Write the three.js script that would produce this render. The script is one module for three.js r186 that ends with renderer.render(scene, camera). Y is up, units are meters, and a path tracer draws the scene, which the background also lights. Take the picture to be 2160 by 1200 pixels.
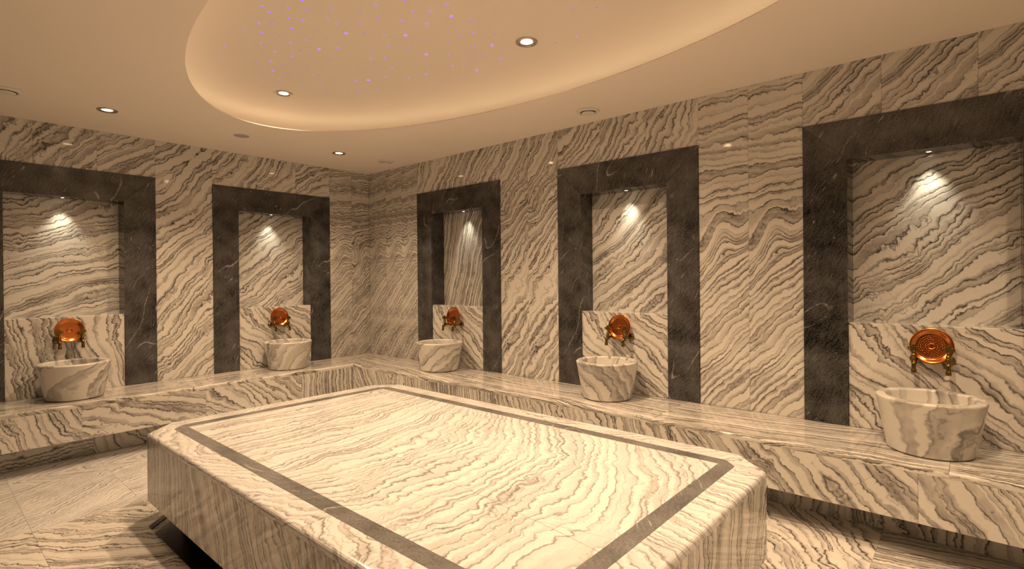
import * as THREE from 'three';
import { mergeGeometries } from 'three/addons/utils/BufferGeometryUtils.js';
import { RectAreaLightUniformsLib } from 'three/addons/lights/RectAreaLightUniformsLib.js';

RectAreaLightUniformsLib.init();
const scene = new THREE.Scene();
scene.background = new THREE.Color(0x000000);

// ---------- camera ----------
const FOCAL = 1117.45;
const camera = new THREE.PerspectiveCamera(2 * Math.atan(600 / FOCAL) * 180 / Math.PI, 2160 / 1200, 0.05, 60);
camera.position.set(5.4964, 1.3508, 3.6728);
{
  const r = new THREE.Vector3(0.7522864, -0.00917145, -0.65877239);
  const u = new THREE.Vector3(0.00509126, 0.99995417, -0.00810742);
  const b = new THREE.Vector3(0.65881656, 0.00274512, 0.75229862);
  camera.quaternion.setFromRotationMatrix(new THREE.Matrix4().makeBasis(r, u, b));
}
camera.setViewOffset(2160, 1200, 0, 12.56, 2160, 1200);

// ---------- exposure and the colour of the lamps ----------
const renderer = new THREE.WebGLRenderer({ antialias: true });
renderer.toneMapping = THREE.LinearToneMapping;
renderer.toneMappingExposure = 1.12;
renderer.shadowMap.enabled = true;
const WARM = new THREE.Color().setRGB(1.0, 0.68, 0.40);      // halogen downlights
const COVE = new THREE.Color().setRGB(1.0, 0.74, 0.45);      // cove strip
const NICHE = new THREE.Color().setRGB(1.0, 0.88, 0.64);     // small niche spots
const DOME_CD = 13.5, DOWN_CD = 4.4, NICHE_CD = 0.75, COVE_I = 3.8;

// ---------- sizes (metres) ----------
const RX = 6.83, RZ = 3.95, CEIL = 2.6, BENCH = 0.45, BZ = 0.58, BX = 0.55;
const DOME_Y = 2.8, OV = { x: 3.3, z: 1.76, a: 2.155, b: 1.03 };

// ---------- helpers ----------
function rng(seed) { let s = seed >>> 0; return () => { s = (s + 0x6D2B79F5) | 0; let t = Math.imul(s ^ (s >>> 15), 1 | s); t = (t + Math.imul(t ^ (t >>> 7), 61 | t)) ^ t; return ((t ^ (t >>> 14)) >>> 0) / 4294967296; }; }
const taken = {};
function numbered(n) { if (!(n in taken)) { taken[n] = 0; return n; } taken[n]++; return n + '_' + String(taken[n]).padStart(3, '0'); }
function fin(o) { o.traverse(c => { if (c.isMesh) { c.castShadow = true; c.receiveShadow = true; } }); return o; }
function thing(name, label, category, group, pos = [0, 0, 0]) {
  const o = new THREE.Group(); o.name = numbered(name); o.position.set(...pos); scene.add(o);
  o.userData = { label, category }; if (group) o.userData.group = group; return o;
}
function struct(name, label) { const o = new THREE.Group(); o.name = name; o.userData = { kind: 'structure', label }; scene.add(o); return o; }
function part(name, geo, mat, parent) { const m = new THREE.Mesh(geo, mat); m.name = name; m.castShadow = m.receiveShadow = true; parent.add(m); return m; }

// ---------- noise ----------
const PERM = new Uint8Array(512), GX = new Float32Array(256), GY = new Float32Array(256);
{ const r = rng(77); const a = [...Array(256).keys()]; for (let i = 255; i > 0; i--) { const j = Math.floor(r() * (i + 1)); [a[i], a[j]] = [a[j], a[i]]; } for (let i = 0; i < 512; i++) PERM[i] = a[i & 255]; for (let i = 0; i < 256; i++) { const t = r() * 6.2832; GX[i] = Math.cos(t); GY[i] = Math.sin(t); } }
function gn(x, y) {
  const xi = Math.floor(x), yi = Math.floor(y), fx = x - xi, fy = y - yi, X = xi & 255, Y = yi & 255;
  const a = PERM[PERM[X] + Y], b = PERM[PERM[X + 1] + Y], c = PERM[PERM[X] + Y + 1], d = PERM[PERM[X + 1] + Y + 1];
  const u = fx * fx * fx * (fx * (fx * 6 - 15) + 10), v = fy * fy * fy * (fy * (fy * 6 - 15) + 10);
  const p = GX[a] * fx + GY[a] * fy, q = GX[b] * (fx - 1) + GY[b] * fy, r = GX[c] * fx + GY[c] * (fy - 1), s = GX[d] * (fx - 1) + GY[d] * (fy - 1);
  return 1.45 * (p + u * (q - p) + v * ((r + u * (s - r)) - (p + u * (q - p))));
}
const sst = (a, b, x) => { const t = Math.min(1, Math.max(0, (x - a) / (b - a))); return t * t * (3 - 2 * t); };

// ---------- banded marble ----------
// every texture is SZ x SZ metres of slab; veins run along u unless the slab has folds of its own
const SZ = 2.2;
function veinTable(seed, gap0, gap1) {
  const r = rng(seed), N = 16000, STEP = 0.0005, line = new Float32Array(N), halo = new Float32Array(N);
  let p = 0;
  while (p < N * STEP) {
    const gap = gap0 + (gap1 - gap0) * Math.pow(r(), 1.3), main = r() < 0.84;
    p += gap;
    const w = main ? 0.0024 + 0.0028 * r() : 0.0010 + 0.0010 * r(), dk = main ? 0.85 + 0.15 * r() : 0.4 + 0.4 * r();
    const side = r() < 0.85 ? 1 : -1, hw = gap * (main ? 0.22 + 0.46 * r() : 0.12 + 0.25 * r()), hs = main ? 0.75 + 0.25 * r() : 0.3 + 0.5 * r(), plateau = 0.45 + 0.5 * r();
    const i0 = Math.max(0, Math.floor((p - 0.08) / STEP)), i1 = Math.min(N - 1, Math.ceil((p + 0.08) / STEP));
    for (let i = i0; i <= i1; i++) {
      const d = i * STEP - p, l = dk * Math.exp(-(d * d) / (w * w)), e = d * side;
      // grey deepens towards the dark line and stops short behind it
      const h = e < 0 ? Math.exp(-(e * e) / (0.0022 * 0.0022)) : (e < hw ? 1 - (1 - plateau) * sst(0, 1, e / hw) : plateau * Math.exp(-((e - hw) * (e - hw)) / (0.0045 * 0.0045)));
      if (l > line[i]) line[i] = l; if (h * hs > halo[i]) halo[i] = h * hs;
    }
  }
  return { line, halo, N, STEP };
}
function look(t, tab, f) { let x = f / t.STEP; x = ((x % t.N) + t.N) % t.N; const i = Math.floor(x), j = (i + 1) % t.N, k = x - i; return tab[i] * (1 - k) + tab[j] * k; }
function marble(seed, o) {
  const n = o.n || 2048, data = new Uint8Array(n * n * 4), ta = veinTable(seed, o.gap[0], o.gap[1]), tb = o.gap2 ? veinTable(seed + 9, o.gap2[0], o.gap2[1]) : ta;
  const ox = seed * 13.7 % 97, oy = seed * 7.3 % 89;
  const base = o.base ?? [0.715, 0.685, 0.640], grey = [0.265, 0.240, 0.226], dark = [0.055, 0.046, 0.042];
  const rr = rng(seed + 3), cracks = [];
  for (let i = 0; i < (o.cracks ?? 3); i++) { const an = (o.crackA ?? -1.5) + (rr() - 0.5) * 0.5; cracks.push([Math.cos(an), Math.sin(an), rr() * SZ, rr() * SZ, 0.35 + rr() * 0.4]); }
  const enc = new Uint8Array(4097); for (let i = 0; i <= 4096; i++) { const c = i / 4096; enc[i] = Math.round(255 * (c <= 0.0031308 ? 12.92 * c : 1.055 * Math.pow(c, 1 / 2.4) - 0.055)); }
  const W1 = o.w1 ?? 0.11, W2 = o.w2 ?? 0.035, J = o.jag ?? 1;
  for (let y = 0; y < n; y++) for (let x = 0; x < n; x++) {
    const u = x / n * SZ, v = y / n * SZ, a = u + ox, b = v + oy;
    const cl = gn(a * 1.1, b * 1.1), cm = gn(a * 3.3 + 5, b * 4.1);
    let f = o.phase ? o.phase(u, v) : v + 2;
    f += W1 * cl + W2 * cm + (o.w3 ?? 0.016) * (gn(a * 8, b * 6) + 0.55 * (Math.abs(gn(a * 13 + 4, b * 9)) - 0.25));
    const env = 0.55 + 0.9 * Math.abs(gn(a * 2.3 + 31, b * 2.3));
    const j1 = gn(a * 19, b * 15 + 3), j2 = gn(a * 55, b * 42), j3 = gn(a * 170, b * 120);
    const jag = J * env * (0.0165 * j1 + 0.0072 * j2 + 0.0028 * j3);
    const t = o.gap2 && u > SZ / 2 ? tb : ta;
    const brk = sst(-0.42, 0.12, gn(a * 5.5 + 11, b * 7) + 0.35 * j2);
    let L = look(t, t.line, f + jag) * (0.45 + 0.55 * brk);
    // a second, broken companion line
    L = Math.max(L, 0.7 * look(t, t.line, f + 0.011 + 0.006 * cm + jag * 1.7) * sst(0.05, 0.4, gn(a * 6.5 + 51, b * 6.5)));
    let Hh = look(t, t.halo, f + jag * 0.6 + 0.007 * gn(a * 12 + 7, b * 12) + 0.004 * j2) * (0.6 + 0.4 * sst(-0.5, 0.3, gn(a * 2.7 + 71, b * 3.1)));
    // dust of small specks that follow the grey bands
    const sp = sst(0.42, 0.6, j3 * 0.8 + j2 * 0.45) * sst(0.25, 0.7, Hh) * sst(0.05, 0.35, gn(a * 8 + 91, b * 8));
    L = Math.max(L, 0.75 * sp);
    Hh *= 0.80 + 0.24 * j1 + 0.16 * j2 + 0.34 * gn(a * 11 + 13, b * 34 + 5) + 0.22 * gn(a * 30 + 3, b * 80);
    const tone = 1 + 0.05 * cm + 0.03 * cl + 0.02 * j2;
    let cr = 0;
    for (const c of cracks) { const d = Math.abs(-(u - c[2]) * c[1] + (v - c[3]) * c[0] + 0.006 * cm); if (d < 0.004) cr = Math.max(cr, c[4] * Math.exp(-(d * d) / (0.0016 * 0.0016))); }
    Hh = Math.min(1, Math.max(Hh * (o.soft ?? 1), cr)); L = Math.min(1, L * (o.soft ? 0.66 : 1));
    const k = (y * n + x) * 4;
    for (let c = 0; c < 3; c++) { let q = base[c] * tone; q += (grey[c] * tone - q) * Hh; q += (dark[c] - q) * L; data[k + c] = enc[Math.round(4096 * Math.min(1, Math.max(0, q)))]; }
    data[k + 3] = 255;
  }
  return finish(data, n, n);
}
function finish(data, w, h) {
  const t = new THREE.DataTexture(data, w, h, THREE.RGBAFormat); t.colorSpace = THREE.SRGBColorSpace;
  t.magFilter = THREE.LinearFilter; t.minFilter = THREE.LinearMipmapLinearFilter; t.generateMipmaps = true; t.anisotropy = 8;
  t.wrapS = t.wrapT = THREE.MirroredRepeatWrapping; t.needsUpdate = true; return t;
}
// dark grey stone with fine slanting scratches and a few white flecks; 2 m square
const DZ = 2.0;
function darkStone(seed, n, gain) {
  const data = new Uint8Array(n * n * 4), ca = Math.cos(1.0), sa = Math.sin(1.0);
  for (let y = 0; y < n; y++) for (let x = 0; x < n; x++) {
    const u = x / n * DZ + seed, v = y / n * DZ + seed * 2, w = 0.03 * gn(u * 4, v * 4), p = u * ca + v * sa + w, q = -u * sa + v * ca + w;
    const cl = gn(u * 2.2, v * 2.2), cm = gn(u * 9, v * 9), gr = gn(u * 120, v * 120);
    let g = 0.046 * (1 + 0.5 * cl + 0.55 * cm + 0.6 * gr + 0.45 * gn(p * 22, q * 90));
    const s1 = gn(p * 11 + 9, q * 130), s2 = gn(p * 30 + 3, q * 260), msk = sst(0.0, 0.5, gn(u * 5 + 40, v * 5) + 0.25 * cl);
    g += 0.22 * sst(0.45, 0.85, s1) * msk + 0.09 * sst(0.45, 0.85, s2) * (0.3 + 0.7 * msk);
    const vein = 1 - Math.abs(gn(p * 2.1 + 17, q * 7 + 3)) * 26, vm = sst(0.2, 0.42, gn(u * 2.6 + 61, v * 2.6));
    if (vein > 0) g += 0.26 * vein * vm * (0.4 + 0.6 * sst(-0.2, 0.3, gn(u * 60, v * 60)));
    const fl = sst(0.62, 0.8, gn(u * 38 + 5, v * 26) * 0.75 + gr * 0.3) * sst(0.05, 0.4, gn(u * 3.1 + 80, v * 3.1));
    g += 0.42 * fl; g *= gain; if (gain > 2) g = 0.15 + 0.32 * (g - 0.17);
    const k = (y * n + x) * 4, c = [g * 1.0, g * 0.965, g * 0.955];
    for (let i = 0; i < 3; i++) { const e = Math.min(1, Math.max(0.004, c[i])); data[k + i] = Math.round(255 * (e <= 0.0031308 ? 12.92 * e : 1.055 * Math.pow(e, 1 / 2.4) - 0.055)); }
    data[k + 3] = 255;
  }
  return finish(data, n, n);
}
const stone = (map, rough = 0.05, extra = {}) => new THREE.MeshPhysicalMaterial({ map, roughness: rough, metalness: 0, ior: 1.5, ...extra });
const TEX = {
  wide: marble(11, { gap: [0.022, 0.076], w2: 0.04, cracks: 3 }),                                      // broad, waved bands
  fold: marble(23, { gap: [0.018, 0.062], w1: 0.15, w2: 0.06, w3: 0.020, jag: 1.15, cracks: 3 }),   // crumpled bands
  fine: marble(37, { gap: [0.012, 0.040], w1: 0.06, w2: 0.02, w3: 0.007, jag: 0.6, cracks: 3 }),    // close straight grain
  // slabs whose bands lie flat at the top, fold, and slant in the lower half; left half close, right half broad
  bent: marble(41, { gap: [0.015, 0.040], gap2: [0.025, 0.072], w1: 0.03, w2: 0.025, w3: 0.018, jag: 1.0, cracks: 2,
    phase: (u, v) => { const uc = u > SZ / 2 ? SZ * 0.75 : SZ * 0.25, d = u - uc, e = v + 0.05 * Math.sin(u * 5 + 1); return v + 2 - d * (0.95 - 0.87 * sst(0.95, 1.55, e)) - 0.06 * Math.exp(-((e - 1.2) * (e - 1.2)) / 0.02) * Math.sin(u * 24); } }),
  sparse: marble(71, { n: 1024, soft: 0.8, gap: [0.035, 0.13], w1: 0.14, w2: 0.05, w3: 0.025, jag: 1.2, cracks: 2 }),     // pale block with few bold veins
  // platform top: bands cross the slab and bow in the middle
  arch: marble(59, { gap: [0.017, 0.056], w1: 0.09, w2: 0.045, w3: 0.018, jag: 1.25, cracks: 3, crackA: -1.45, soft: 0.5, base: [0.69, 0.685, 0.685],
    phase: (u, v) => { const d = u - 0.72, k = 0.35 + 0.65 * (1 - sst(1.3, 2.05, v)); return v + 2 - (-0.15 * d + 0.9 * k * 0.12 * Math.log(1 + Math.exp(d / 0.12))); } }),
};
const DARK = darkStone(3, 2048, 1.3), SLATE = darkStone(8, 1024, 3.8);
const M = {
  wide: stone(TEX.wide), fold: stone(TEX.fold), fine: stone(TEX.fine), bent: stone(TEX.bent), sparse: stone(TEX.sparse, 0.25), arch: stone(TEX.arch, 0.18),
  floorA: stone(TEX.fine, 0.22), floorB: stone(TEX.wide, 0.22), dark: stone(DARK, 0.11), inlay: stone(SLATE, 0.2), floorC: stone(TEX.arch, 0.2),
  paint: new THREE.MeshStandardMaterial({ color: new THREE.Color().setRGB(0.90, 0.82, 0.735), roughness: 0.75 }),
  screed: new THREE.MeshStandardMaterial({ color: new THREE.Color().setRGB(0.30, 0.27, 0.24), roughness: 0.9 }),
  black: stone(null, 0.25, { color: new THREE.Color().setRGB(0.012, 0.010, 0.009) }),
  white: new THREE.MeshStandardMaterial({ color: new THREE.Color().setRGB(0.78, 0.74, 0.68), roughness: 0.5 }),
  slot: new THREE.MeshStandardMaterial({ color: new THREE.Color().setRGB(0.02, 0.018, 0.016), roughness: 0.8 }),
  grille: new THREE.MeshStandardMaterial({ color: new THREE.Color().setRGB(0.42, 0.36, 0.38), roughness: 0.6 }),
  chrome: new THREE.MeshStandardMaterial({ color: new THREE.Color().setRGB(0.62, 0.58, 0.54), metalness: 1, roughness: 0.25 }),
  brass: new THREE.MeshStandardMaterial({ color: new THREE.Color().setRGB(0.21, 0.14, 0.042), metalness: 1, roughness: 0.26 }),
  copper: new THREE.MeshStandardMaterial({ color: new THREE.Color().setRGB(0.66, 0.22, 0.06), metalness: 1, roughness: 0.2 }),
};

// a flat piece of stone: polygon in local x,y (counter-clockwise), thickness t towards +z, front edges rounded per edge
function pieceGeo(poly, t, bev, uv, seg = 1) {
  const n = poly.length, d = Array.isArray(bev) ? bev : poly.map(() => bev), R = Math.min(Math.max(...d), t * 0.95), rings = [];
  const inset = k => poly.map((p, i) => {
    const a = poly[(i + n - 1) % n], b = poly[(i + 1) % n], d1 = d[(i + n - 1) % n] * k, d2 = d[i] * k;
    const l1 = Math.hypot(p[0] - a[0], p[1] - a[1]), l2 = Math.hypot(b[0] - p[0], b[1] - p[1]);
    const e1 = [(p[0] - a[0]) / l1, (p[1] - a[1]) / l1], e2 = [(b[0] - p[0]) / l2, (b[1] - p[1]) / l2];
    const n1 = [-e1[1], e1[0]], n2 = [-e2[1], e2[0]], cr = e1[0] * e2[1] - e1[1] * e2[0];
    if (Math.abs(cr) < 1e-4) return [p[0] + n1[0] * d1, p[1] + n1[1] * d1];
    const q1 = [p[0] + n1[0] * d1, p[1] + n1[1] * d1], q2 = [p[0] + n2[0] * d2, p[1] + n2[1] * d2];
    const s = ((q2[0] - q1[0]) * e2[1] - (q2[1] - q1[1]) * e2[0]) / cr;
    return [q1[0] + e1[0] * s, q1[1] + e1[1] * s];
  });
  rings.push({ p: poly, z: 0 });
  for (let i = 0; i <= seg; i++) { const a = i / seg * Math.PI / 2; rings.push({ p: inset(1 - Math.cos(a)), z: t - R + R * Math.sin(a), a }); }
  const pos = [], uvs = [];
  const put = (p, z) => { pos.push(p[0], p[1], z); const q = uv(p[0], p[1] - (t - z)); uvs.push(q[0], q[1]); };
  for (let k = 0; k + 1 < rings.length; k++) for (let i = 0; i < n; i++) {
    const j = (i + 1) % n, A = rings[k], B = rings[k + 1];
    put(A.p[i], A.z); put(A.p[j], A.z); put(B.p[j], B.z); put(A.p[i], A.z); put(B.p[j], B.z); put(B.p[i], B.z);
  }
  const top = rings[rings.length - 1], tri = THREE.ShapeUtils.triangulateShape(top.p.map(p => new THREE.Vector2(p[0], p[1])), []);
  for (const [a, b, c] of tri) { put(top.p[a], top.z); put(top.p[b], top.z); put(top.p[c], top.z); }
  for (const [a, b, c] of tri) { put(poly[a], 0); put(poly[c], 0); put(poly[b], 0); }
  const g = new THREE.BufferGeometry();
  g.setAttribute('position', new THREE.Float32BufferAttribute(pos, 3)); g.setAttribute('uv', new THREE.Float32BufferAttribute(uvs, 2)); g.computeVertexNormals();
  return g;
}
const rect = (x0, y0, x1, y1) => [[x0, y0], [x1, y0], [x1, y1], [x0, y1]];
// vein direction deg (counter-clockwise from local x), offset in metres on the slab, origin of the piece
const veins = (deg, ou, ov, x0 = 0, y0 = 0, size = SZ) => { const c = Math.cos(deg * Math.PI / 180), s = Math.sin(deg * Math.PI / 180); return (x, y) => [((x - x0) * c + (y - y0) * s + ou) / size, (-(x - x0) * s + (y - y0) * c + ov) / size]; };
const GAP = 0.0003;
const shrink = (x0, y0, x1, y1) => rect(x0 + GAP, y0 + GAP, x1 - GAP, y1 - GAP);

// ================= THE ROOM =================
// floor: stone tiles with open joints on a screed bed
{
  const floor = struct('floor', 'banded marble tile floor');
  const bed = part('screed_bed', new THREE.BoxGeometry(RX + 0.6, 0.1, RZ + 0.6), M.screed, floor); bed.position.set(RX / 2, -0.072, RZ / 2);
  const xs = [0.02], zs = [0.02]; for (let x = 0.782; x < RX; x += 0.868) xs.push(x); xs.push(RX - 0.02);
  for (let z = 0.21; z < RZ; z += 0.505) zs.push(z); zs.push(RZ - 0.02);
  const r = rng(5);
  for (let i = 0; i + 1 < xs.length; i++) for (let j = 0; j + 1 < zs.length; j++) {
    const x0 = xs[i], x1 = xs[i + 1], z0 = zs[j], z1 = zs[j + 1], left = x1 < 1.7;
    let deg = left ? 92 + 4 * (r() - 0.5) : [50, 85, 100, 130][Math.floor(r() * 4)], mat = left ? M.floorC : M.floorB;
    if (i === 2 && j >= 6) { deg = 42; mat = M.floorB; }                        // coarser tile beside the platform
    if (x0 > 4.2 && x1 < 5.2 && z0 < 1.3) { deg = -52; mat = M.floorB; }
    if (x0 > 5.1 && z0 < 1.3) { deg = 8; mat = M.floorA; }
    const g = pieceGeo(shrink(x0, -z1, x1, -z0), 0.02, 0.0008, veins(deg, 0.4 + r() * 0.8, 0.4 + r() * 0.9, x0, -z1, left && mat === M.floorC ? 1.7 : SZ));
    const m = part('tile', g, mat, floor); m.rotation.x = -Math.PI / 2; m.position.y = -0.02;
  }
}
// walls: cores with thickness, marble panels in front of them
const PT = 0.02;                                             // panel thickness
const wallR = struct('wall_right', 'marble clad wall'), wallL = struct('wall_left', 'marble clad wall'), wallN = struct('wall_front', 'marble clad wall behind the viewer'), wallE = struct('wall_back', 'marble clad end wall');
{
  const box = (w, h, d, x, y, z, p) => { const m = part('wall_core', new THREE.BoxGeometry(w, h, d), M.screed, p); m.position.set(x, y, z); };
  box(RX + 0.8, 3.2, 0.1, RX / 2, 1.45, -0.27, wallR); box(0.1, 3.2, RZ + 0.8, -0.27, 1.45, RZ / 2, wallL);
  box(RX + 0.8, 3.2, 0.1, RX / 2, 1.45, RZ + 0.08, wallN); box(0.1, 3.2, RZ + 0.8, RX + 0.08, 1.45, RZ / 2, wallE);
}
function panelR(x0, y0, x1, y1, mat, uv, bev = 0.001) { const m = part('panel', pieceGeo(shrink(x0, y0, x1, y1), PT, bev, uv), mat, wallR); m.position.z = -PT; return m; }
function panelL(z0, y0, z1, y1, mat, uv, bev = 0.001) { const m = part('panel', pieceGeo(shrink(-z1, y0, -z0, y1), PT, bev, uv), mat, wallL); m.rotation.y = Math.PI / 2; m.position.x = -PT; return m; }
const NT = BENCH + 1.815, NI = BENCH + 1.58, NL = BENCH + 0.615;      // niche: top of frame, soffit, ledge
const NR = [0.921, 2.811, 4.691], NZ = [0.52, 2.21], NW = 1.2215, FW = 0.236;
{
  // right wall, strips between the niches; neighbours are cut from the same block and repeat
  for (const [x0, x1] of [[0, 0.337], [0.337, 0.632], [0.632, 0.921]]) panelR(x0, BENCH, x1, CEIL, M.bent, veins(0, 0.39, 0.03, x0, BENCH));
  for (const [x0, x1] of [[2.1425, 2.477], [2.477, 2.811]]) panelR(x0, BENCH, x1, CEIL, M.fold, veins(52, 0.6, 0.75, x0, BENCH));
  for (const [x0, x1] of [[4.0325, 4.366], [4.366, 4.691]]) panelR(x0, BENCH, x1, CEIL, M.bent, veins(0, 1.48, 0.03, x0, BENCH));
  for (const [x0, x1] of [[5.9125, 6.37], [6.37, RX]]) panelR(x0, BENCH, x1, CEIL, M.wide, veins(40, 0.5, 0.9, x0, BENCH));
  // above the niches
  panelR(0.921, NT, 2.1425, CEIL, M.fold, veins(56, 0.9, 1.2, 0.921, NT));
  for (const [x0, x1] of [[2.811, 3.226], [3.226, 3.629], [3.629, 4.0325]]) panelR(x0, NT, x1, CEIL, M.fold, veins(54, 0.25 + (x0 - 2.811) * 0.5, 0.5, x0, NT));
  for (const [x0, x1] of [[4.691, 5.096], [5.096, 5.511], [5.511, 5.9125]]) panelR(x0, NT, x1, CEIL, M.wide, veins(36, 0.9, 0.42, x0, NT));
  // left wall (local x runs against world z)
  panelL(0, BENCH, 0.238, CEIL, M.bent, veins(0, 0.15, 0.03, -0.238, BENCH));
  panelL(0.238, BENCH, 0.52, CEIL, M.bent, veins(0, 0.42, 0.05, -0.52, BENCH));
  panelL(1.7415, BENCH, 2.21, CEIL, M.wide, veins(46, 0.3, 1.0, -2.21, BENCH));
  for (const [z0, z1, k] of [[0.52, 0.914, 0], [0.914, 1.318, 1], [1.318, 1.7415, 2]]) panelL(z0, NT, z1, CEIL, M.fold, veins(38 - 6 * (1 - k), 0.3 + 0.5 * k, 1.2, -z1, NT));
  for (const [z0, z1, k] of [[2.21, 2.624, 0], [2.624, 3.024, 1], [3.024, 3.4315, 2]]) panelL(z0, NT, z1, CEIL, k === 1 ? M.fold : M.wide, veins(38 + 12 * k, 0.7, 0.3 + 0.5 * k, -z1, NT));
  panelL(3.4315, BENCH, RZ, CEIL, M.wide, veins(44, 0.4, 0.7, -RZ, BENCH));
  // the two walls behind the viewer
  for (let i = 0; i < 11; i++) { const x0 = i * RX / 11, x1 = x0 + RX / 11, m = part('panel', pieceGeo(shrink(-x1, 0, -x0, CEIL), PT, 0.001, veins(48, 0.5, 0.6 + 0.1 * (i % 3), -x1, 0)), i % 3 === 1 ? M.wide : M.dark, wallN); m.rotation.y = Math.PI; m.position.z = RZ + PT; }
  for (let i = 0; i < 6; i++) { const z0 = i * RZ / 6, z1 = z0 + RZ / 6, m = part('panel', pieceGeo(shrink(z0, 0, z1, CEIL), PT, 0.001, veins(48, 0.2, 0.9, z0, 0)), M.fold, wallE); m.rotation.y = -Math.PI / 2; m.position.x = RX + PT; }
}
// ceiling: lower plate with an oval opening, a curved cove behind its lip, a raised oval field
const ceiling = struct('ceiling', 'cream painted ceiling with a raised oval field');
{
  const s = new THREE.Shape([[-0.32, -0.32], [RX + 0.14, -0.32], [RX + 0.14, RZ + 0.14], [-0.32, RZ + 0.14]].map(p => new THREE.Vector2(p[0], -p[1])));
  const h = new THREE.Path(); h.absellipse(OV.x, -OV.z, OV.a, OV.b, 0, Math.PI * 2, true); s.holes.push(h);
  const g = new THREE.ExtrudeGeometry(s, { depth: 0.007, bevelEnabled: false, curveSegments: 120 });
  const m = part('ceiling_plate', g, M.paint, ceiling); m.rotation.x = -Math.PI / 2; m.position.y = CEIL;
  // cove: section swept along the oval
  const K = 160, pos = [], idx = [], sec = [[0.26, CEIL + 0.007], [0.26, CEIL + 0.03]];
  for (let i = 0; i <= 20; i++) { const t = i / 20 * Math.PI / 2; sec.push([-0.36 + 0.62 * Math.cos(t), CEIL + 0.03 + (DOME_Y - CEIL - 0.03) * Math.sin(t)]); }
  for (const [o, y] of sec) for (let k = 0; k < K; k++) { const a = k / K * Math.PI * 2; pos.push(OV.x + (OV.a + o) * Math.cos(a), y, OV.z + (OV.b + o) * Math.sin(a)); }
  for (let j = 0; j + 1 < sec.length; j++) for (let k = 0; k < K; k++) { const k2 = (k + 1) % K, a = j * K + k, b = j * K + k2, c = (j + 1) * K + k2, d = (j + 1) * K + k; idx.push(a, b, c, a, c, d); }
  const cap = pos.length / 3, last = (sec.length - 1) * K; pos.push(OV.x, DOME_Y, OV.z); for (let k = 0; k < K; k++) idx.push(last + k, last + (k + 1) % K, cap);
  const cg = new THREE.BufferGeometry(); cg.setAttribute('position', new THREE.Float32BufferAttribute(pos, 3)); cg.setIndex(idx); cg.computeVertexNormals();
  part('raised_field', cg, M.paint, ceiling);
  const roof = part('roof_slab', new THREE.BoxGeometry(RX + 0.8, 0.1, RZ + 0.8), M.screed, ceiling); roof.position.set(RX / 2, 2.95, RZ / 2);
}

// ================= NICHES =================
function niche(label, splash, back, side) {
  const o = thing('niche_surround', label, 'niche', 'stone framed wall niches');
  const D = 0.165, P = 0.010, x0 = 0, x1 = NW, i0 = FW, i1 = NW - FW;
  const dv = (a, ou, ov, oy = BENCH) => veins(a, ou, ov, 0, oy, DZ);
  const k = side;
  const jamb = (poly, uv) => { const m = part('jamb', pieceGeo(poly, PT + P, 0.0015, uv), M.dark, o); m.position.z = -PT; };
  const g = GAP;
  jamb([[x0 + g, BENCH], [i0 - g, BENCH], [i0 - g, NI + g], [x0 + g, NT - g]], dv(0, 0.05 + 0.36 * k, 0.06 + 0.02 * k));
  jamb([[i1 + g, BENCH], [x1 - g, BENCH], [x1 - g, NT - g], [i1 + g, NI + g]], dv(0, [0.35, -0.65, 0.6, 0.1, -0.5][k], 0.15 - 0.03 * k));
  { const m = part('head', pieceGeo([[i0 + g, NI + g], [i1 - g, NI + g], [x1 - g, NT - g], [x0 + g, NT - g]].map(p => p), PT + P, 0.0015, dv(4, 0.1 + 0.12 * k, 0.3 + 0.28 * k, NI)), M.dark, o); m.position.z = -PT; m.position.y = 0.0; }
  // reveals and soffit
  const rev = (x, s) => { const m = part('reveal', pieceGeo(rect(0.001, NL, D - 0.001, NI), 0.012, 0.0008, dv(0, 0.9 + 0.15 * k + s * 0.2, 0.02 - 0.4, NL - 0.45)), M.dark, o); m.rotation.y = s > 0 ? Math.PI / 2 : -Math.PI / 2; m.position.set(x, 0, s > 0 ? -PT + 0.0 : -D - PT + 0.0); };
  rev(i0 - 0.012, 1); rev(i1 + 0.012, -1);
  { const m = part('soffit', pieceGeo(rect(i0 - 0.012, 0, i1 + 0.012, D), 0.012, 0.0008, dv(0, 0.3, 0.4 + 0.2 * k, 0)), M.dark, o); m.rotation.x = Math.PI / 2; m.position.set(0, NI + 0.012, -D - PT); }
  { const m = part('back_panel', pieceGeo(rect(i0, NL - 0.02, i1, NI + 0.01), PT, 0.001, back[1]), back[0], o); m.position.z = -D - PT; }
  { const m = part('splash_panel', pieceGeo(shrink(i0, BENCH, i1, NL), PT, [0.001, 0.001, 0.003, 0.001], splash[1], 2), splash[0], o); m.position.z = -PT; }
  { const m = part('ledge', pieceGeo(rect(i0, 0, i1, D - 0.002), PT, 0.0015, veins(3, 0.4, 0.5 + 0.2 * k)), M.fine, o); m.rotation.x = -Math.PI / 2; m.position.set(0, NL - PT, -PT - 0.001); }
  return o;
}
const nicheObj = [];
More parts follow.
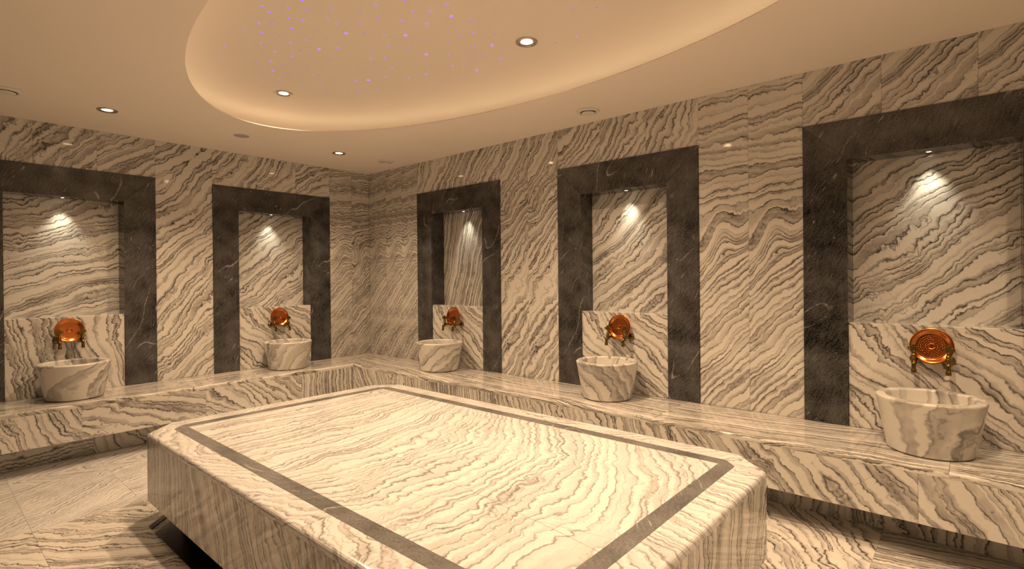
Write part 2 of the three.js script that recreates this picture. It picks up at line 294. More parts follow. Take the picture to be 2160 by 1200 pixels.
{
  const S = (deg, ou, ov) => [M.wide, veins(deg, ou, ov, FW, BENCH)], B = (mat, deg, ou, ov) => [mat, veins(deg, ou, ov, FW, NL)];
  const N3 = niche('dark stone framed niche nearest the room corner on the right hand wall, steep veins behind', S(-44, 0.5, 1.2), B(M.fine, 72, 0.6, 0.8), 0); N3.position.x = NR[0];
  const N4 = niche('dark stone framed niche in the middle of the three on the long wall', S(-43, 0.5, 1.2), B(M.wide, 40, 0.5, 0.3), 1); N4.position.x = NR[1];
  const N5 = niche('largest looking dark stone framed niche, cut by the right edge of the picture', S(-43, 0.5, 1.2), B(M.wide, 31, 0.7, 0.9), 2); N5.position.x = NR[2];
  const N2 = niche('dark stone framed niche on the left wall beside the room corner', S(-40, 0.5, 1.2), B(M.wide, 34, 0.4, 1.25), 3); N2.rotation.y = Math.PI / 2; N2.position.z = NZ[0] + NW;
  const N1 = niche('dark stone framed niche at the left edge of the picture, flat waved veins behind', S(-78, 0.6, 0.9), B(M.wide, 17, 0.2, 0.5), 4); N1.rotation.y = Math.PI / 2; N1.position.z = NZ[1] + NW;
  nicheObj.push(N1, N2, N3, N4, N5);
}

// ================= BENCH =================
{
  const o = thing('stone_bench', 'long L-shaped marble bench running under the niches of both walls', 'bench');
  const t = 0.03, R = 0.013, y = BENCH - t, FB = 0.185, PZ = 0.285, PX = 0.30;
  // seat slabs: polygons in x, -z; only the front edge is rounded
  const seat = (poly, bev, uv) => { const m = part('seat_slab', pieceGeo(poly, t, bev, uv, 4), M.fine, o); m.rotation.x = -Math.PI / 2; m.position.y = y; };
  const g = GAP, b0 = 0.0005;
  seat([[g, 0], [BX + g, -BZ], [2.05 - g, -BZ], [2.05 - g, 0]], [b0, R, b0, b0], veins(-8, 0.2, 1.0));
  seat(rect(2.05 + g, -BZ, 3.95 - g, 0), [R, b0, b0, b0], veins(-6, -1.7, 0.9));
  seat(rect(3.95 + g, -BZ, 5.4 - g, 0), [R, b0, b0, b0], veins(5, -3.5, 1.5));
  seat(rect(5.4 + g, -BZ, RX - 0.001, 0), [R, b0, b0, b0], veins(3, -5, 0.8));
  seat([[0, -g], [0, -2.1 + g], [BX, -2.1 + g], [BX, -BZ - g]], [b0, b0, R, b0], veins(93, 0.4, 0.9, 0, -2.1));
  seat([[0, -2.1 - g], [0, -RZ + 0.001], [BX, -RZ + 0.001], [BX, -2.1 - g]], [b0, b0, R, b0], veins(88, 0.4, 0.6, 0, -RZ));
  // fascia
  const fr = (x0, x1, mat, uv) => { const m = part('fascia_panel', pieceGeo(shrink(x0, FB, x1, y), PT, 0.0012, uv), mat, o); m.position.z = BZ - PT; };
  fr(BX - 0.0, 1.42, M.fold, veins(-62, 0.4, 0.5)); fr(1.42, 2.75, M.fine, veins(-86, 0.9, 0.2)); fr(2.75, 4.077, M.fold, veins(-75, 0.4, 1.3)); fr(4.077, 5.289, M.wide, veins(-47, 0.2, 0.6)); fr(5.289, 6.3, M.wide, veins(-50, 0.8, 0.3)); fr(6.3, RX - 0.001, M.wide, veins(-50, 0.5, 0.3));
  const fl = (z0, z1, mat, uv) => { const m = part('fascia_panel', pieceGeo(shrink(-z1, FB, -z0, y), PT, 0.0012, uv), mat, o); m.rotation.y = Math.PI / 2; m.position.x = BX - PT; };
  fl(BZ - PT, 1.145, M.fine, veins(-84, 0.3, 0.3)); fl(1.145, 2.0, M.fold, veins(-35, 0.4, 1.1)); fl(2.0, 2.835, M.wide, veins(-20, 1.3, 0.7)); fl(2.835, RZ - 0.001, M.wide, veins(-58, 0.4, 0.9));
  // underside and recessed plinth
  const under = (poly) => { const m = part('underside', pieceGeo(poly, 0.02, 0.0005, veins(0, 0, 0)), M.fine, o); m.rotation.x = -Math.PI / 2; m.position.y = FB; };
  under(rect(0.02, -BZ + PT, RX - 0.002, -PZ + 0.03)); under(rect(PX - 0.03, -RZ + 0.002, BX - PT, -BZ + PT));
  for (const [x0, x1, d] of [[PX, 1.9, -86], [1.9, 3.4, -80], [3.4, 4.9, -88], [4.9, RX - 0.001, -86]]) { const m = part('plinth_panel', pieceGeo(shrink(x0, 0, x1, FB), PT, 0.0008, veins(d, 0.3 + x0, 0.4)), M.wide, o); m.position.z = PZ - PT; }
  for (const [z0, z1, d] of [[PZ, 1.5, -70], [1.5, 2.72, -60], [2.72, RZ - 0.001, 6]]) { const m = part('plinth_panel', pieceGeo(shrink(-z1, 0, -z0, FB), PT, 0.0008, veins(d, 0.3 + z0, 0.7)), M.wide, o); m.rotation.y = Math.PI / 2; m.position.x = PX - PT; }
}

// ================= PLATFORM =================
const PL = { x0: 1.86, x1: 4.81, z0: 1.07, z1: 2.80, c: 0.16, y: 0.50, yb: 0.125 };
{
  const o = thing('heated_platform', 'large low marble platform with cut corners and a dark inlaid border', 'platform');
  const { x0, x1, z0, z1, c, y, yb } = PL, t = 0.03, R = 0.017, b0 = 0.0004, q = c / 2, w = 0.125, iw = 0.07, k = 0.06;
  const flat = (name, poly, bev, mat, uv, seg = 1, dy = 0) => { const m = part(name, pieceGeo(poly.map(p => [p[0], -p[1]]), t, bev, uv, seg), mat, o); m.rotation.x = -Math.PI / 2; m.position.y = y - t + dy; };
  // border pieces, counter-clockwise seen from above (x, -z)
  const ix0 = x0 + w, ix1 = x1 - w, iz0 = z0 + w, iz1 = z1 - w, h = k / 2, s1 = 2.66, s2 = 3.75;
  // near side in three pieces
  flat('border_slab', [[x0 + q, z1 - q], [x0 + c, z1], [s1, z1], [s1, iz1], [ix0 + k, iz1], [ix0 + h, iz1 - h]], [R, R, b0, b0, b0, b0], M.arch, veins(-28, 0.3, 0.9, x0, -z1), 4);
  flat('border_slab', [[s1 + 2 * GAP, z1], [s2, z1], [s2, iz1], [s1 + 2 * GAP, iz1]], [R, b0, b0, b0], M.arch, veins(-16, 1.0, 0.5, s1, -z1), 4);
  flat('border_slab', [[s2 + 2 * GAP, z1], [x1 - c, z1], [x1 - q, z1 - q], [ix1 - h, iz1 - h], [ix1 - k, iz1], [s2 + 2 * GAP, iz1]], [R, R, b0, b0, b0, b0], M.arch, veins(-20, 0.3, 1.4, s2, -z1), 4);
  // right end, far side, left end
  flat('border_slab', [[x1 - q, z1 - q], [x1, z1 - c], [x1, z0 + c], [x1 - q, z0 + q], [ix1 - h, iz0 + h], [ix1, iz0 + k], [ix1, iz1 - k], [ix1 - h, iz1 - h]], [R, R, R, b0, b0, b0, b0, b0], M.arch, veins(-12, 0.3, 0.4, x1, -z1), 4);
  flat('border_slab', [[x1 - q, z0 + q], [x1 - c, z0], [3.3, z0], [3.3, iz0], [ix1 - k, iz0], [ix1 - h, iz0 + h]], [R, R, b0, b0, b0, b0], M.arch, veins(4, 0.3, 0.9, 3.3, -z0), 4);
  flat('border_slab', [[3.3 - 2 * GAP, z0], [x0 + c, z0], [x0 + q, z0 + q], [ix0 + h, iz0 + h], [ix0 + k, iz0], [3.3 - 2 * GAP, iz0]], [R, R, b0, b0, b0, b0], M.arch, veins(6, 0.6, 1.3, x0, -z0), 4);
  flat('border_slab', [[x0 + q, z0 + q], [x0, z0 + c], [x0, z1 - c], [x0 + q, z1 - q], [ix0 + h, iz1 - h], [ix0, iz1 - k], [ix0, iz0 + k], [ix0 + h, iz0 + h]], [R, R, R, b0, b0, b0, b0, b0], M.arch, veins(80, 0.3, 1.0, x0, -z1), 4);
  // dark inlay: outer corners cut, inner corners square; pieces with butt joints
  const jx0 = ix0 + iw, jx1 = ix1 - iw, jz0 = iz0 + iw, jz1 = iz1 - iw, e = 0.0006;
  const inlay = (poly, uv) => flat('inlay_strip', poly, b0, M.inlay, uv);
  const dv = (a, ou, ov) => veins(a, ou, ov, x0, -z1, DZ);
  inlay([[ix0 + e, iz1 - k], [ix0 + k, iz1 - e], [2.9, iz1 - e], [2.9, jz1], [ix0 + e, jz1]], dv(-40, 0.2, 0.5)); inlay([[2.9 + e, iz1 - e], [3.9, iz1 - e], [3.9, jz1], [2.9 + e, jz1]], dv(-38, 0.5, 0.2)); inlay([[3.9 + e, iz1 - e], [ix1 - k, iz1 - e], [ix1 - e, iz1 - k], [ix1 - e, jz1], [3.9 + e, jz1]], dv(-40, 0.9, 0.8));
  inlay([[ix1 - e, iz0 + k], [ix1 - k, iz0 + e], [3.6, iz0 + e], [3.6, jz0], [ix1 - e, jz0]], dv(10, 0.1, 0.3)); inlay([[3.6 - e, iz0 + e], [ix0 + k, iz0 + e], [ix0 + e, iz0 + k], [ix0 + e, jz0], [3.6 - e, jz0]], dv(10, 0.7, 0.9));
  inlay([[ix0 + e, jz1 - e], [jx0, jz1 - e], [jx0, jz0 + e], [ix0 + e, jz0 + e]], dv(30, 0.3, 0.1));
  inlay([[jx1, jz1 - e], [ix1 - e, jz1 - e], [ix1 - e, 1.62], [jx1, 1.62]], dv(60, 0.3, 1.1)); inlay([[jx1, 1.62 - e], [ix1 - e, 1.62 - e], [ix1 - e, jz0 + e], [jx1, jz0 + e]], dv(75, 0.9, 0.4));
  // middle field in one piece
  flat('top_slab', [[jx0 + e, jz1 - e], [jx1 - e, jz1 - e], [jx1 - e, jz0 + e], [jx0 + e, jz0 + e]], b0, M.arch, veins(90, 0.2, 2.66, jx0, -jz1, 2.75));
  // sides
  const ys = y - t, side = (ax, az, bx, bz, mat, uv) => {
    const L = Math.hypot(bx - ax, bz - az), m = part('side_panel', pieceGeo(shrink(0, yb, L, ys), PT, 0.0006, uv), mat, o);
    m.rotation.y = -Math.atan2(bz - az, bx - ax); const nx = -(bz - az) / L, nz = (bx - ax) / L; m.position.set(ax - nx * PT, 0, az - nz * PT);
  };
  side(x0 + c, z1, s1, z1, M.fine, veins(-85, 0.4, 0.5)); side(s1, z1, s2, z1, M.wide, veins(-68, 0.7, 0.3)); side(s2, z1, x1 - c, z1, M.fine, veins(-80, 0.2, 0.9));
  side(x1 - c, z1, x1, z1 - c, M.wide, veins(88, 0.4, 0.4)); side(x1, z1 - c, x1, z0 + c, M.wide, veins(83, 0.9, 0.2)); side(x1, z0 + c, x1 - c, z0, M.wide, veins(88, 0.4, 0.9));
  side(x1 - c, z0, 3.3, z0, M.fine, veins(88, 0.4, 0.9)); side(3.3, z0, x0 + c, z0, M.fine, veins(88, 0.9, 0.9)); side(x0 + c, z0, x0, z0 + c, M.fine, veins(88, 0.4, 0.2)); side(x0, z0 + c, x0, z1 - c, M.fine, veins(88, 0.4, 0.6)); side(x0, z1 - c, x0 + c, z1, M.fine, veins(88, 0.4, 0.8));
  // underside and the recessed black foot
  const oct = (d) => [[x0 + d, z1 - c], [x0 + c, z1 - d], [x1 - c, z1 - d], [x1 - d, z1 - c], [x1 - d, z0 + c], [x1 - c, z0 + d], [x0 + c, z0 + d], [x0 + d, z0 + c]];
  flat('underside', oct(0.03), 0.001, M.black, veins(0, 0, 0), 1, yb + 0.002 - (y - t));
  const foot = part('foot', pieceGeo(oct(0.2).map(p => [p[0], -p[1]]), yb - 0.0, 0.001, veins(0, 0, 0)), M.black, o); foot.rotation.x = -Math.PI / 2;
}
// black drain channel let into the floor along the near foot of the platform
{
  const o = thing('floor_drain', 'black drain strip in the floor under the near edge of the platform', 'drain');
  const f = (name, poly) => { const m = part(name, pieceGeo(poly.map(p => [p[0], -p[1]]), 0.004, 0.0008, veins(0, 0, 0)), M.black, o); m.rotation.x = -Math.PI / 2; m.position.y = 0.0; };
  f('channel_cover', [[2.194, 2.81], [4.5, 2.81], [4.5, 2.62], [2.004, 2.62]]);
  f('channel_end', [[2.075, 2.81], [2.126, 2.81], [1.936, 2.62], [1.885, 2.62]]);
}

// ================= BASINS, TAPS, PLATES =================
function basin(label, mat, ou, ov, deg) {
  const pts = [[0.0, 0.002], [0.168, 0.002], [0.178, 0.006], [0.181, 0.014], [0.2265, 0.262], [0.227, 0.269], [0.223, 0.274], [0.215, 0.276], [0.190, 0.276], [0.183, 0.273], [0.180, 0.266], [0.150, 0.10], [0.128, 0.075], [0.09, 0.062], [0.0, 0.058]];
  const g = new THREE.LatheGeometry(pts.map(p => new THREE.Vector2(p[0], p[1])), 72), P = g.attributes.position, U = g.attributes.uv, c = Math.cos(deg * Math.PI / 180), s = Math.sin(deg * Math.PI / 180);
  for (let i = 0; i < P.count; i++) {                       // veins cut straight through the block: flatten along a slanting axis
    const a = U.getX(i) * Math.PI * 2, r = Math.hypot(P.getX(i), P.getZ(i)), k = Math.floor(i / 1), x = a * 0.2, y = P.getY(i) + (pts[i % pts.length] && (i % pts.length) >= 8 ? 0.35 - r : 0);
    U.setXY(i, ((x * c + y * s) / 1.5 + ou) / SZ, ((-x * s + y * c) / 1.5 + ov) / SZ);
  }
  const m = new THREE.Mesh(g, mat); m.name = numbered('wash_basin'); m.userData = { label, category: 'basin', group: 'marble wash basins on the bench' }; m.castShadow = m.receiveShadow = true; scene.add(m); return m;
}
const lathe = (pts, n = 20) => new THREE.LatheGeometry(pts.map(p => new THREE.Vector2(p[0], p[1])), n);
const moved = (g, x = 0, y = 0, z = 0, rx = 0, ry = 0, rz = 0) => { g.applyMatrix4(new THREE.Matrix4().makeRotationFromEuler(new THREE.Euler(rx, ry, rz)).setPosition(x, y, z)); return g; };
const join = (...gs) => mergeGeometries(gs.map(g => { const h = g.index ? g.toNonIndexed() : g; for (const k of Object.keys(h.attributes)) if (!['position', 'normal', 'uv'].includes(k)) h.deleteAttribute(k); return h; }));
const TAPGEO = {
  rosette: moved(lathe([[0, 0], [0.026, 0], [0.027, 0.003], [0.024, 0.008], [0.016, 0.012], [0.011, 0.016], [0, 0.016]], 28), 0, 0, 0, Math.PI / 2),
  arm: moved(lathe([[0, 0.012], [0.0085, 0.012], [0.0085, 0.04], [0.0105, 0.042], [0.0105, 0.05], [0.0085, 0.052], [0.0085, 0.098], [0, 0.098]], 18), 0, 0, 0, Math.PI / 2),
  body: lathe([[0, -0.022], [0.010, -0.021], [0.0125, -0.012], [0.013, 0.004], [0.011, 0.014], [0.0135, 0.016], [0.0135, 0.021], [0.0105, 0.023], [0.0105, 0.028], [0.0130, 0.030], [0.0130, 0.035], [0.0085, 0.038], [0.0070, 0.048], [0.0095, 0.050], [0.0080, 0.055], [0, 0.056]], 22),
  spout: join(new THREE.TubeGeometry(new THREE.CatmullRomCurve3([[0, -0.004, 0], [0, -0.004, 0.012], [0, -0.012, 0.021], [0, -0.026, 0.0235], [0, -0.046, 0.024]].map(p => new THREE.Vector3(...p))), 18, 0.0098, 14), moved(lathe([[0, 0], [0.0125, 0], [0.0130, 0.003], [0.0115, 0.006], [0.0130, 0.009], [0.0130, 0.012], [0.0112, 0.015], [0.0126, 0.018], [0.010, 0.022], [0, 0.022]], 20), 0, -0.060, 0.024)),
  key: (() => {
    const s = new THREE.Shape(); s.moveTo(-0.006, -0.012); s.lineTo(0.006, -0.012); s.bezierCurveTo(0.010, -0.004, 0.022, -0.012, 0.026, -0.002); s.bezierCurveTo(0.031, 0.008, 0.020, 0.016, 0.011, 0.010); s.bezierCurveTo(0.012, 0.020, 0.004, 0.024, 0, 0.024); s.bezierCurveTo(-0.004, 0.024, -0.012, 0.020, -0.011, 0.010); s.bezierCurveTo(-0.020, 0.016, -0.031, 0.008, -0.026, -0.002); s.bezierCurveTo(-0.022, -0.012, -0.010, -0.004, -0.006, -0.012);
    for (const x of [-0.0205, 0.0205]) { const h = new THREE.Path(); h.absarc(x, 0.002, 0.0042, 0, Math.PI * 2, true); s.holes.push(h); }
    return moved(new THREE.ExtrudeGeometry(s, { depth: 0.004, bevelEnabled: true, bevelThickness: 0.0015, bevelSize: 0.0012, bevelSegments: 2, curveSegments: 8 }), 0, 0.066, -0.002);
  })(),
};
const TAPTEMPLATE = (() => { const o = new THREE.Group(); part('rosette', TAPGEO.rosette, M.brass, o); part('arm', TAPGEO.arm, M.brass, o); const b = part('body', TAPGEO.body, M.brass, o); b.position.z = 0.100; const s = part('spout', TAPGEO.spout, M.brass, o); s.position.z = 0.100; const k = part('key_handle', TAPGEO.key, M.brass, o); k.position.z = 0.100; k.rotation.y = 0.25; return o; })();
// copper dish: turned profile, beaded centre boss, chased leaves
const PLATEGEO = {
  dish: moved(lathe([[0, 0.002], [0.060, 0.002], [0.0635, 0.0045], [0.066, 0.0035], [0.072, 0.0045], [0.082, 0.012], [0.090, 0.0145], [0.0945, 0.0140], [0.0962, 0.0125], [0.0955, 0.0105], [0.090, 0.011], [0.083, 0.0085], [0.073, 0.001], [0.062, -0.001], [0, -0.001]], 64), 0, 0, 0, Math.PI / 2),
  boss: moved(lathe([[0, 0.004], [0.010, 0.0045], [0.0125, 0.0035], [0.0145, 0.0065], [0.017, 0.0065], [0.0185, 0.0025], [0.0185, 0.0018], [0, 0.0018]], 36), 0, 0, 0, Math.PI / 2),
  leaf: (() => { const gs = []; for (let ring = 0; ring < 4; ring++) { const r = 0.0265 + 0.0098 * ring, n = 10 + 5 * ring; for (let k = 0; k < n; k++) for (const tw of [-0.75, 0.75]) { const a = (k + 0.25 * Math.sign(tw) + 0.5 * (ring % 2)) / n * Math.PI * 2, g = new THREE.SphereGeometry(1, 8, 4); g.scale(0.0046, 0.0015, 0.0011); gs.push(moved(g, Math.cos(a) * r, Math.sin(a) * r, 0.0019, 0, 0, a + tw)); } } for (let k = 0; k < 44; k++) { const a = k / 44 * Math.PI * 2, g = new THREE.SphereGeometry(0.0012, 6, 4); gs.push(moved(g, Math.cos(a) * 0.0212, Math.sin(a) * 0.0212, 0.002)); } return join(...gs); })(),
};
function waterPoint(cfg) {
  const place = (o, lx, y, d, extra = 0) => { if (cfg.wall === 'r') { o.position.set(cfg.c + lx, y, d); o.rotation.y = extra; } else { o.position.set(d, y, cfg.c - lx); o.rotation.y = Math.PI / 2 + extra; } };
  const b = basin(cfg.basin, cfg.mat, cfg.ou, cfg.ov, cfg.deg); place(b, 0.0 + (cfg.dx || 0), BENCH, cfg.d, cfg.spin);
  for (const s of [-1, 1]) {
    const t = TAPTEMPLATE.clone(); t.name = numbered('brass_tap'); scene.add(t);
    t.userData = { label: cfg.tap.replace('SIDE', s < 0 ? 'left' : 'right'), category: 'tap', group: 'brass taps above the basins' }; place(t, s * 0.072, 0.880, 0.0005);
  }
  const p = new THREE.Group(); p.name = numbered('copper_plate'); p.userData = { label: cfg.plate, category: 'plate', group: 'engraved copper plates behind the taps' }; scene.add(p);
  const d = part('dish', PLATEGEO.dish, M.copper, p); part('boss', PLATEGEO.boss, M.copper, d); const lf = part('chased_leaves', PLATEGEO.leaf, M.copper, d); lf.userData.kind = 'stuff';
  place(p, 0, 0.957, 0.044); p.rotation.order = 'YXZ'; p.rotation.x = -0.17;
}
waterPoint({ wall: 'l', c: 2.821, d: 0.235, mat: M.sparse, ou: 0.3, ov: 0.9, deg: 38, spin: Math.PI, basin: 'marble basin farthest left, with grey slanting bands', tap: 'SIDE brass tap over the basin at the left edge of the picture', plate: 'engraved copper plate above the basin at the left edge of the picture' });
waterPoint({ wall: 'l', c: 1.1265, d: 0.235, mat: M.sparse, ou: 1.0, ov: 0.4, deg: 58, spin: Math.PI, basin: 'marble basin on the left wall close to the room corner', tap: 'SIDE brass tap in the left wall niche beside the corner', plate: 'copper plate in the left wall niche beside the corner' });
waterPoint({ wall: 'r', c: 1.533, d: 0.235, mat: M.sparse, ou: 0.5, ov: 1.4, deg: 40, spin: Math.PI, basin: 'pale marble basin on the long wall nearest the corner', tap: 'SIDE brass tap in the long wall niche nearest the corner', plate: 'steeply foreshortened copper plate in the long wall niche nearest the corner' });
waterPoint({ wall: 'r', c: 3.4225, d: 0.24, mat: M.sparse, ou: 0.9, ov: 0.2, deg: -48, spin: Math.PI, basin: 'marble basin with one dark slanting vein, middle of the long wall', tap: 'SIDE brass tap in the middle niche of the long wall', plate: 'copper plate in the middle niche of the long wall' });
waterPoint({ wall: 'r', c: 5.315, d: 0.25, mat: M.sparse, ou: 0.2, ov: 1.1, deg: 86, spin: Math.PI, basin: 'largest looking marble basin at right, with upright grey bands', tap: 'SIDE brass tap over the large basin at right', plate: 'large round engraved copper plate over the basin at right' });

// ================= CEILING FITTINGS AND LAMPS =================
const glow = (c, k) => new THREE.MeshStandardMaterial({ color: 0x000000, emissive: c.clone().multiplyScalar(k), roughness: 1 });
const GLOW = { dome: glow(WARM, 40), down: glow(WARM, 14), niche: glow(NICHE, 10), strip: glow(COVE, 1.2) };
const RINGGEO = lathe([[0.030, 0.010], [0.031, -0.001], [0.034, -0.004], [0.043, -0.005], [0.046, -0.003], [0.046, 0.0], [0.040, 0.001], [0.034, 0.012], [0.030, 0.010]], 32);
const LENSGEO = lathe([[0, -0.002], [0.022, -0.001], [0.0285, 0.003], [0.0285, 0.006], [0, 0.006]], 24);
const BAFFLEGEO = lathe([[0.0285, 0.004], [0.0312, -0.0035], [0.0322, -0.0035], [0.0322, 0.006], [0.0285, 0.006], [0.0285, 0.004]], 28);
function spot(name, label, x, y, z, cd, color, angle, pen, lensMat, scale = 1, group, aim = [0, -2, 0]) {
  const o = thing(name, label, 'downlight', group, [x, y, z]);
  for (const [n, g, m] of [['trim_ring', RINGGEO, M.chrome], ['baffle', BAFFLEGEO, M.slot], ['lamp_lens', LENSGEO, lensMat]]) { const p = part(n, g, m, o); p.scale.setScalar(scale); }
  const l = new THREE.SpotLight(color, cd, 0, angle, pen, 2); l.position.set(0, -0.012 * scale, 0); l.castShadow = true; l.shadow.mapSize.set(1024, 1024); l.shadow.bias = -0.0005; l.shadow.radius = 1.3 * scale;
  const t = new THREE.Object3D(); t.name = 'aim'; t.position.set(...aim); o.add(t); l.target = t; o.add(l);
  return o;
}
const G1 = 'bright downlights in the raised oval', G2 = 'recessed downlights in the lower ceiling';
spot('ceiling_downlight', 'brilliant downlight in the raised oval, right of the violet stars', 3.42, DOME_Y, 1.144, DOME_CD, WARM, 1.14, 0.95, GLOW.dome, 1.5, G1);
spot('ceiling_downlight', 'bright downlight in the raised oval, below left of the violet stars', 1.44, DOME_Y, 1.726, DOME_CD, WARM, 1.14, 0.95, GLOW.dome, 1.5, G1);
spot('ceiling_downlight', 'downlight in the raised oval, on the viewer side of the platform', 3.42, DOME_Y, 2.376, DOME_CD, WARM, 1.14, 0.95, GLOW.dome, 1.5, G1);
spot('ceiling_downlight', 'downlight at the end of the raised oval away from the corner', 5.16, DOME_Y, 1.74, DOME_CD, WARM, 1.14, 0.95, GLOW.dome, 1.5, G1);
spot('ceiling_downlight', 'small glowing downlight in the low ceiling at far left', 0.721, CEIL, 2.698, DOWN_CD, WARM, 1.0, 0.75, GLOW.down, 1.4, G2);
spot('ceiling_downlight', 'small glowing downlight in the low ceiling near the room corner', 0.733, CEIL, 0.83, DOWN_CD, WARM, 1.0, 0.75, GLOW.down, 1.4, G2);
spot('ceiling_downlight', 'downlight in the low ceiling over the bench end at right', 5.95, CEIL, 0.83, DOWN_CD, WARM, 1.0, 0.75, GLOW.down, 1.4, G2);
spot('ceiling_downlight', 'downlight in the low ceiling behind the viewer', 5.95, CEIL, 2.698, DOWN_CD, WARM, 1.0, 0.75, GLOW.down, 1.4, G2);
const G3 = 'small spots in the niche soffits';
for (const [x, z, l] of [[-0.085, 2.835, 'tiny spot in the soffit of the niche at the left edge'], [-0.085, 1.14, 'tiny spot in the soffit of the left wall niche beside the corner'], [1.545, -0.095, 'tiny spot in the soffit of the long wall niche nearest the corner'], [3.41, -0.095, 'tiny spot in the soffit of the middle niche'], [5.302, -0.095, 'tiny spot in the soffit of the large niche at right']])
  spot('niche_spotlight', l, x, NI, z, NICHE_CD, NICHE, 0.62, 0.8, GLOW.niche, 0.5, G3, x < 0 ? [-0.12, -2, 0] : [0, -2, -0.12]);

// cove strip on the ledge behind the lip of the oval, with the light it sheds
{
  const o = thing('cove_light_strip', 'hidden light strip behind the lip of the raised ceiling oval', 'light strip');
  const K = 96, off = 0.11, pts = []; for (let k = 0; k < K; k++) { const a = k / K * Math.PI * 2; pts.push(new THREE.Vector3(OV.x + (OV.a + off) * Math.cos(a), CEIL + 0.012, OV.z + (OV.b + off) * Math.sin(a))); }
  part('led_tape', new THREE.TubeGeometry(new THREE.CatmullRomCurve3(pts, true), 192, 0.004, 6, true), GLOW.strip, o);
  const N = 36; for (let k = 0; k < N; k++) {
    const f = q => { const a = q / N * Math.PI * 2; return new THREE.Vector3(OV.x + (OV.a + off) * Math.cos(a), CEIL + 0.022, OV.z + (OV.b + off) * Math.sin(a)); };
    const A = f(k), B = f(k + 1), C = A.clone().add(B).multiplyScalar(0.5), L = A.distanceTo(B), T = B.clone().sub(A).normalize(), UPV = new THREE.Vector3(0, 1, 0);
    const inw = new THREE.Vector3().crossVectors(UPV, T); if (inw.dot(new THREE.Vector3(OV.x - C.x, 0, OV.z - C.z)) < 0) inw.negate();
    const dir = UPV.clone().multiplyScalar(0.9).addScaledVector(inw, -0.2).normalize(), zb = dir.clone().negate(), yb = new THREE.Vector3().crossVectors(zb, T);
    const l = new THREE.RectAreaLight(COVE, COVE_I, L * 0.98, 0.02); l.position.copy(C); l.quaternion.setFromRotationMatrix(new THREE.Matrix4().makeBasis(T, yb, zb)); o.add(l);
  }
}
// disc valves and the flat grille
function discValve(label, x, z) {
  const o = thing('ceiling_vent', label, 'vent', 'white disc valves in the ceiling', [x, CEIL, z]);
  part('outer_ring', lathe([[0.058, 0.002], [0.060, -0.010], [0.066, -0.014], [0.078, -0.010], [0.086, -0.003], [0.087, 0.0], [0.058, 0.002]], 40), M.white, o);
  part('throat', lathe([[0, 0.001], [0.0595, 0.001], [0.0595, -0.001], [0, -0.001]], 32), M.slot, o);
  part('valve_disc', lathe([[0, -0.022], [0.036, -0.022], [0.049, -0.018], [0.051, -0.014], [0.046, -0.011], [0, -0.006]], 40), M.white, o);
}
discValve('round white disc valve in the ceiling near the middle niche', 3.295, 0.268);
discValve('small looking round white disc valve in the ceiling by the room corner', 0.742, 0.282);
discValve('round white disc valve cut by the left edge of the picture', 0.744, 3.239);
{
  const o = thing('ceiling_speaker', 'flat round mauve grey ceiling grille left of the raised oval', 'speaker', null, [0.708, CEIL, 1.75]);
  part('rim', lathe([[0.058, 0.001], [0.058, -0.004], [0.062, -0.006], [0.066, -0.004], [0.0665, 0], [0.058, 0.001]], 36), M.white, o);
  part('mesh_grille', lathe([[0, -0.0045], [0.052, -0.0042], [0.0582, -0.003], [0.0582, 0.001], [0, 0.001]], 32), M.grille, o);
}
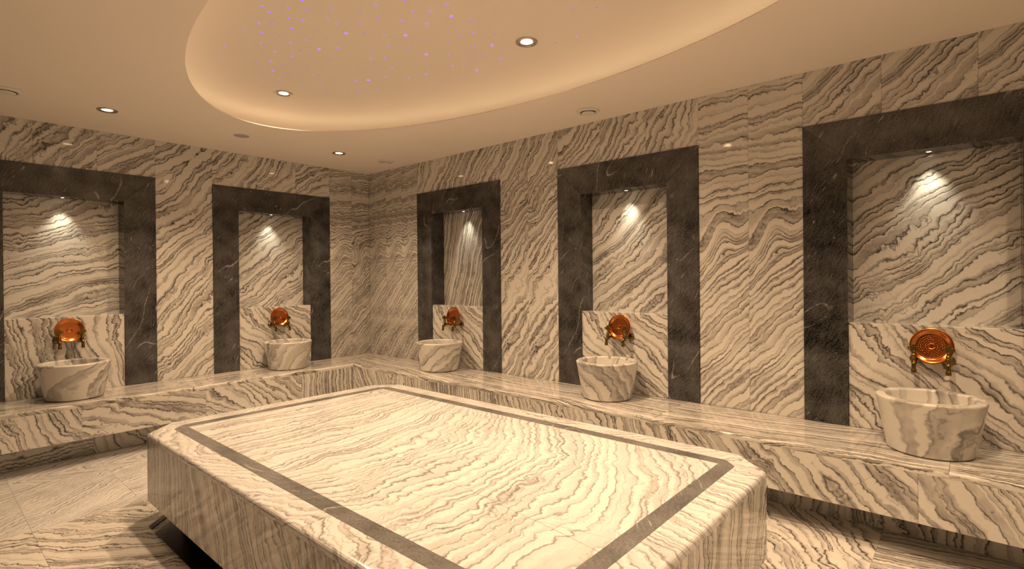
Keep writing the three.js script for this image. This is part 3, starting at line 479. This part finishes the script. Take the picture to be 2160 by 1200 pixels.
// fibre points of the star field
{
  const V = new THREE.Color().setRGB(0.36, 0.14, 1.0), sizes = { s: [0.0046, 0.9], m: [0.0062, 1.1], b: [0.0074, 1.3], B: [0.0096, 1.6] };
  const S = { s: [[2.519,2.488],[2.512,2.417],[2.975,2.032],[2.391,2.203],[2.618,2.098],[2.573,2.001],[2.788,1.882],[2.983,1.578],[3.166,1.562],[2.15,2.275],[2.258,2.166],[2.288,2.024],[2.087,2.167],[2.312,1.821],[1.978,2.223],[1.891,2.128],[1.982,1.988],[2.111,1.882],[2.348,1.636],[2.713,1.306],[1.756,2.038],[1.484,1.907],[1.7,1.702],[2.264,1.208],[1.692,1.504],[1.801,1.811],[3.864,1.289],[3.968,1.215],[3.546,1.016]], m: [[2.741,2.32],[2.788,2.238],[2.9,2.162],[2.996,1.933],[3.368,1.562],[2.507,2.302],[2.778,2.11],[2.772,2.05],[2.868,1.962],[2.279,2.452],[2.291,2.366],[2.844,1.786],[3.175,1.475],[3.262,1.458],[3.356,1.358],[2.205,2.228],[2.439,2.061],[2.613,1.712],[2.737,1.673],[2.81,1.586],[3.06,1.471],[2.922,1.336],[2.989,1.221],[3.127,1.31],[3.083,1.166],[1.72,2.24],[2.47,1.452],[2.847,1.132],[1.951,1.76],[2.066,1.71],[1.816,1.625],[1.866,1.456],[1.885,1.347],[2.37,1.028],[1.476,1.567],[1.578,1.368],[3.26,1.946],[3.827,0.973]], b: [[2.653,2.42],[2.622,2.368],[2.861,2.306],[3.106,2.019],[3.199,1.849],[3.267,1.787],[3.393,1.776],[2.453,2.352],[2.634,2.266],[2.66,2.197],[3.065,1.823],[3.147,1.708],[2.349,2.291],[2.527,2.196],[2.339,2.11],[2.487,1.873],[3.133,1.066],[2.145,2.118],[2.154,2.008],[1.982,2.072],[2.493,1.637],[2.576,1.588],[2.817,1.206],[1.53,2.088],[1.834,1.989],[1.705,1.88],[2.091,1.501],[2.304,1.39],[2.42,1.269],[2.555,1.224],[2.044,1.281],[2.593,0.995],[2.089,1.125],[1.729,1.167],[4.135,1.009],[3.988,0.981],[3.69,0.995]], B: [[3.315,1.674],[2.706,1.956],[2.942,1.7],[3.23,1.254],[2.005,2.37],[2.385,1.949],[2.824,1.445],[2.878,1.039],[2.163,1.439]] };
  const label = { s: 'faintest kind of violet fibre star point in the raised oval ceiling', m: 'small violet fibre star point in the raised oval ceiling', b: 'clear violet fibre star point in the raised oval ceiling', B: 'brightest kind of violet fibre star point in the raised oval ceiling' };
  for (const k of Object.keys(S)) {
    const mat = glow(V, sizes[k][1]), g = new THREE.SphereGeometry(sizes[k][0], 10, 5, 0, Math.PI * 2, Math.PI / 2, Math.PI / 2);
    for (const [x, z] of S[k]) { const m = new THREE.Mesh(g, mat); m.name = numbered('fibre_star_light'); m.position.set(x, DOME_Y, z); m.scale.y = 0.6; m.userData = { label: label[k], category: 'star light', group: 'violet star points ' + { s: 'of the faintest size', m: 'of small size', b: 'of clear size', B: 'of the largest size' }[k] }; scene.add(m); }
  }
}
renderer.render(scene, camera);
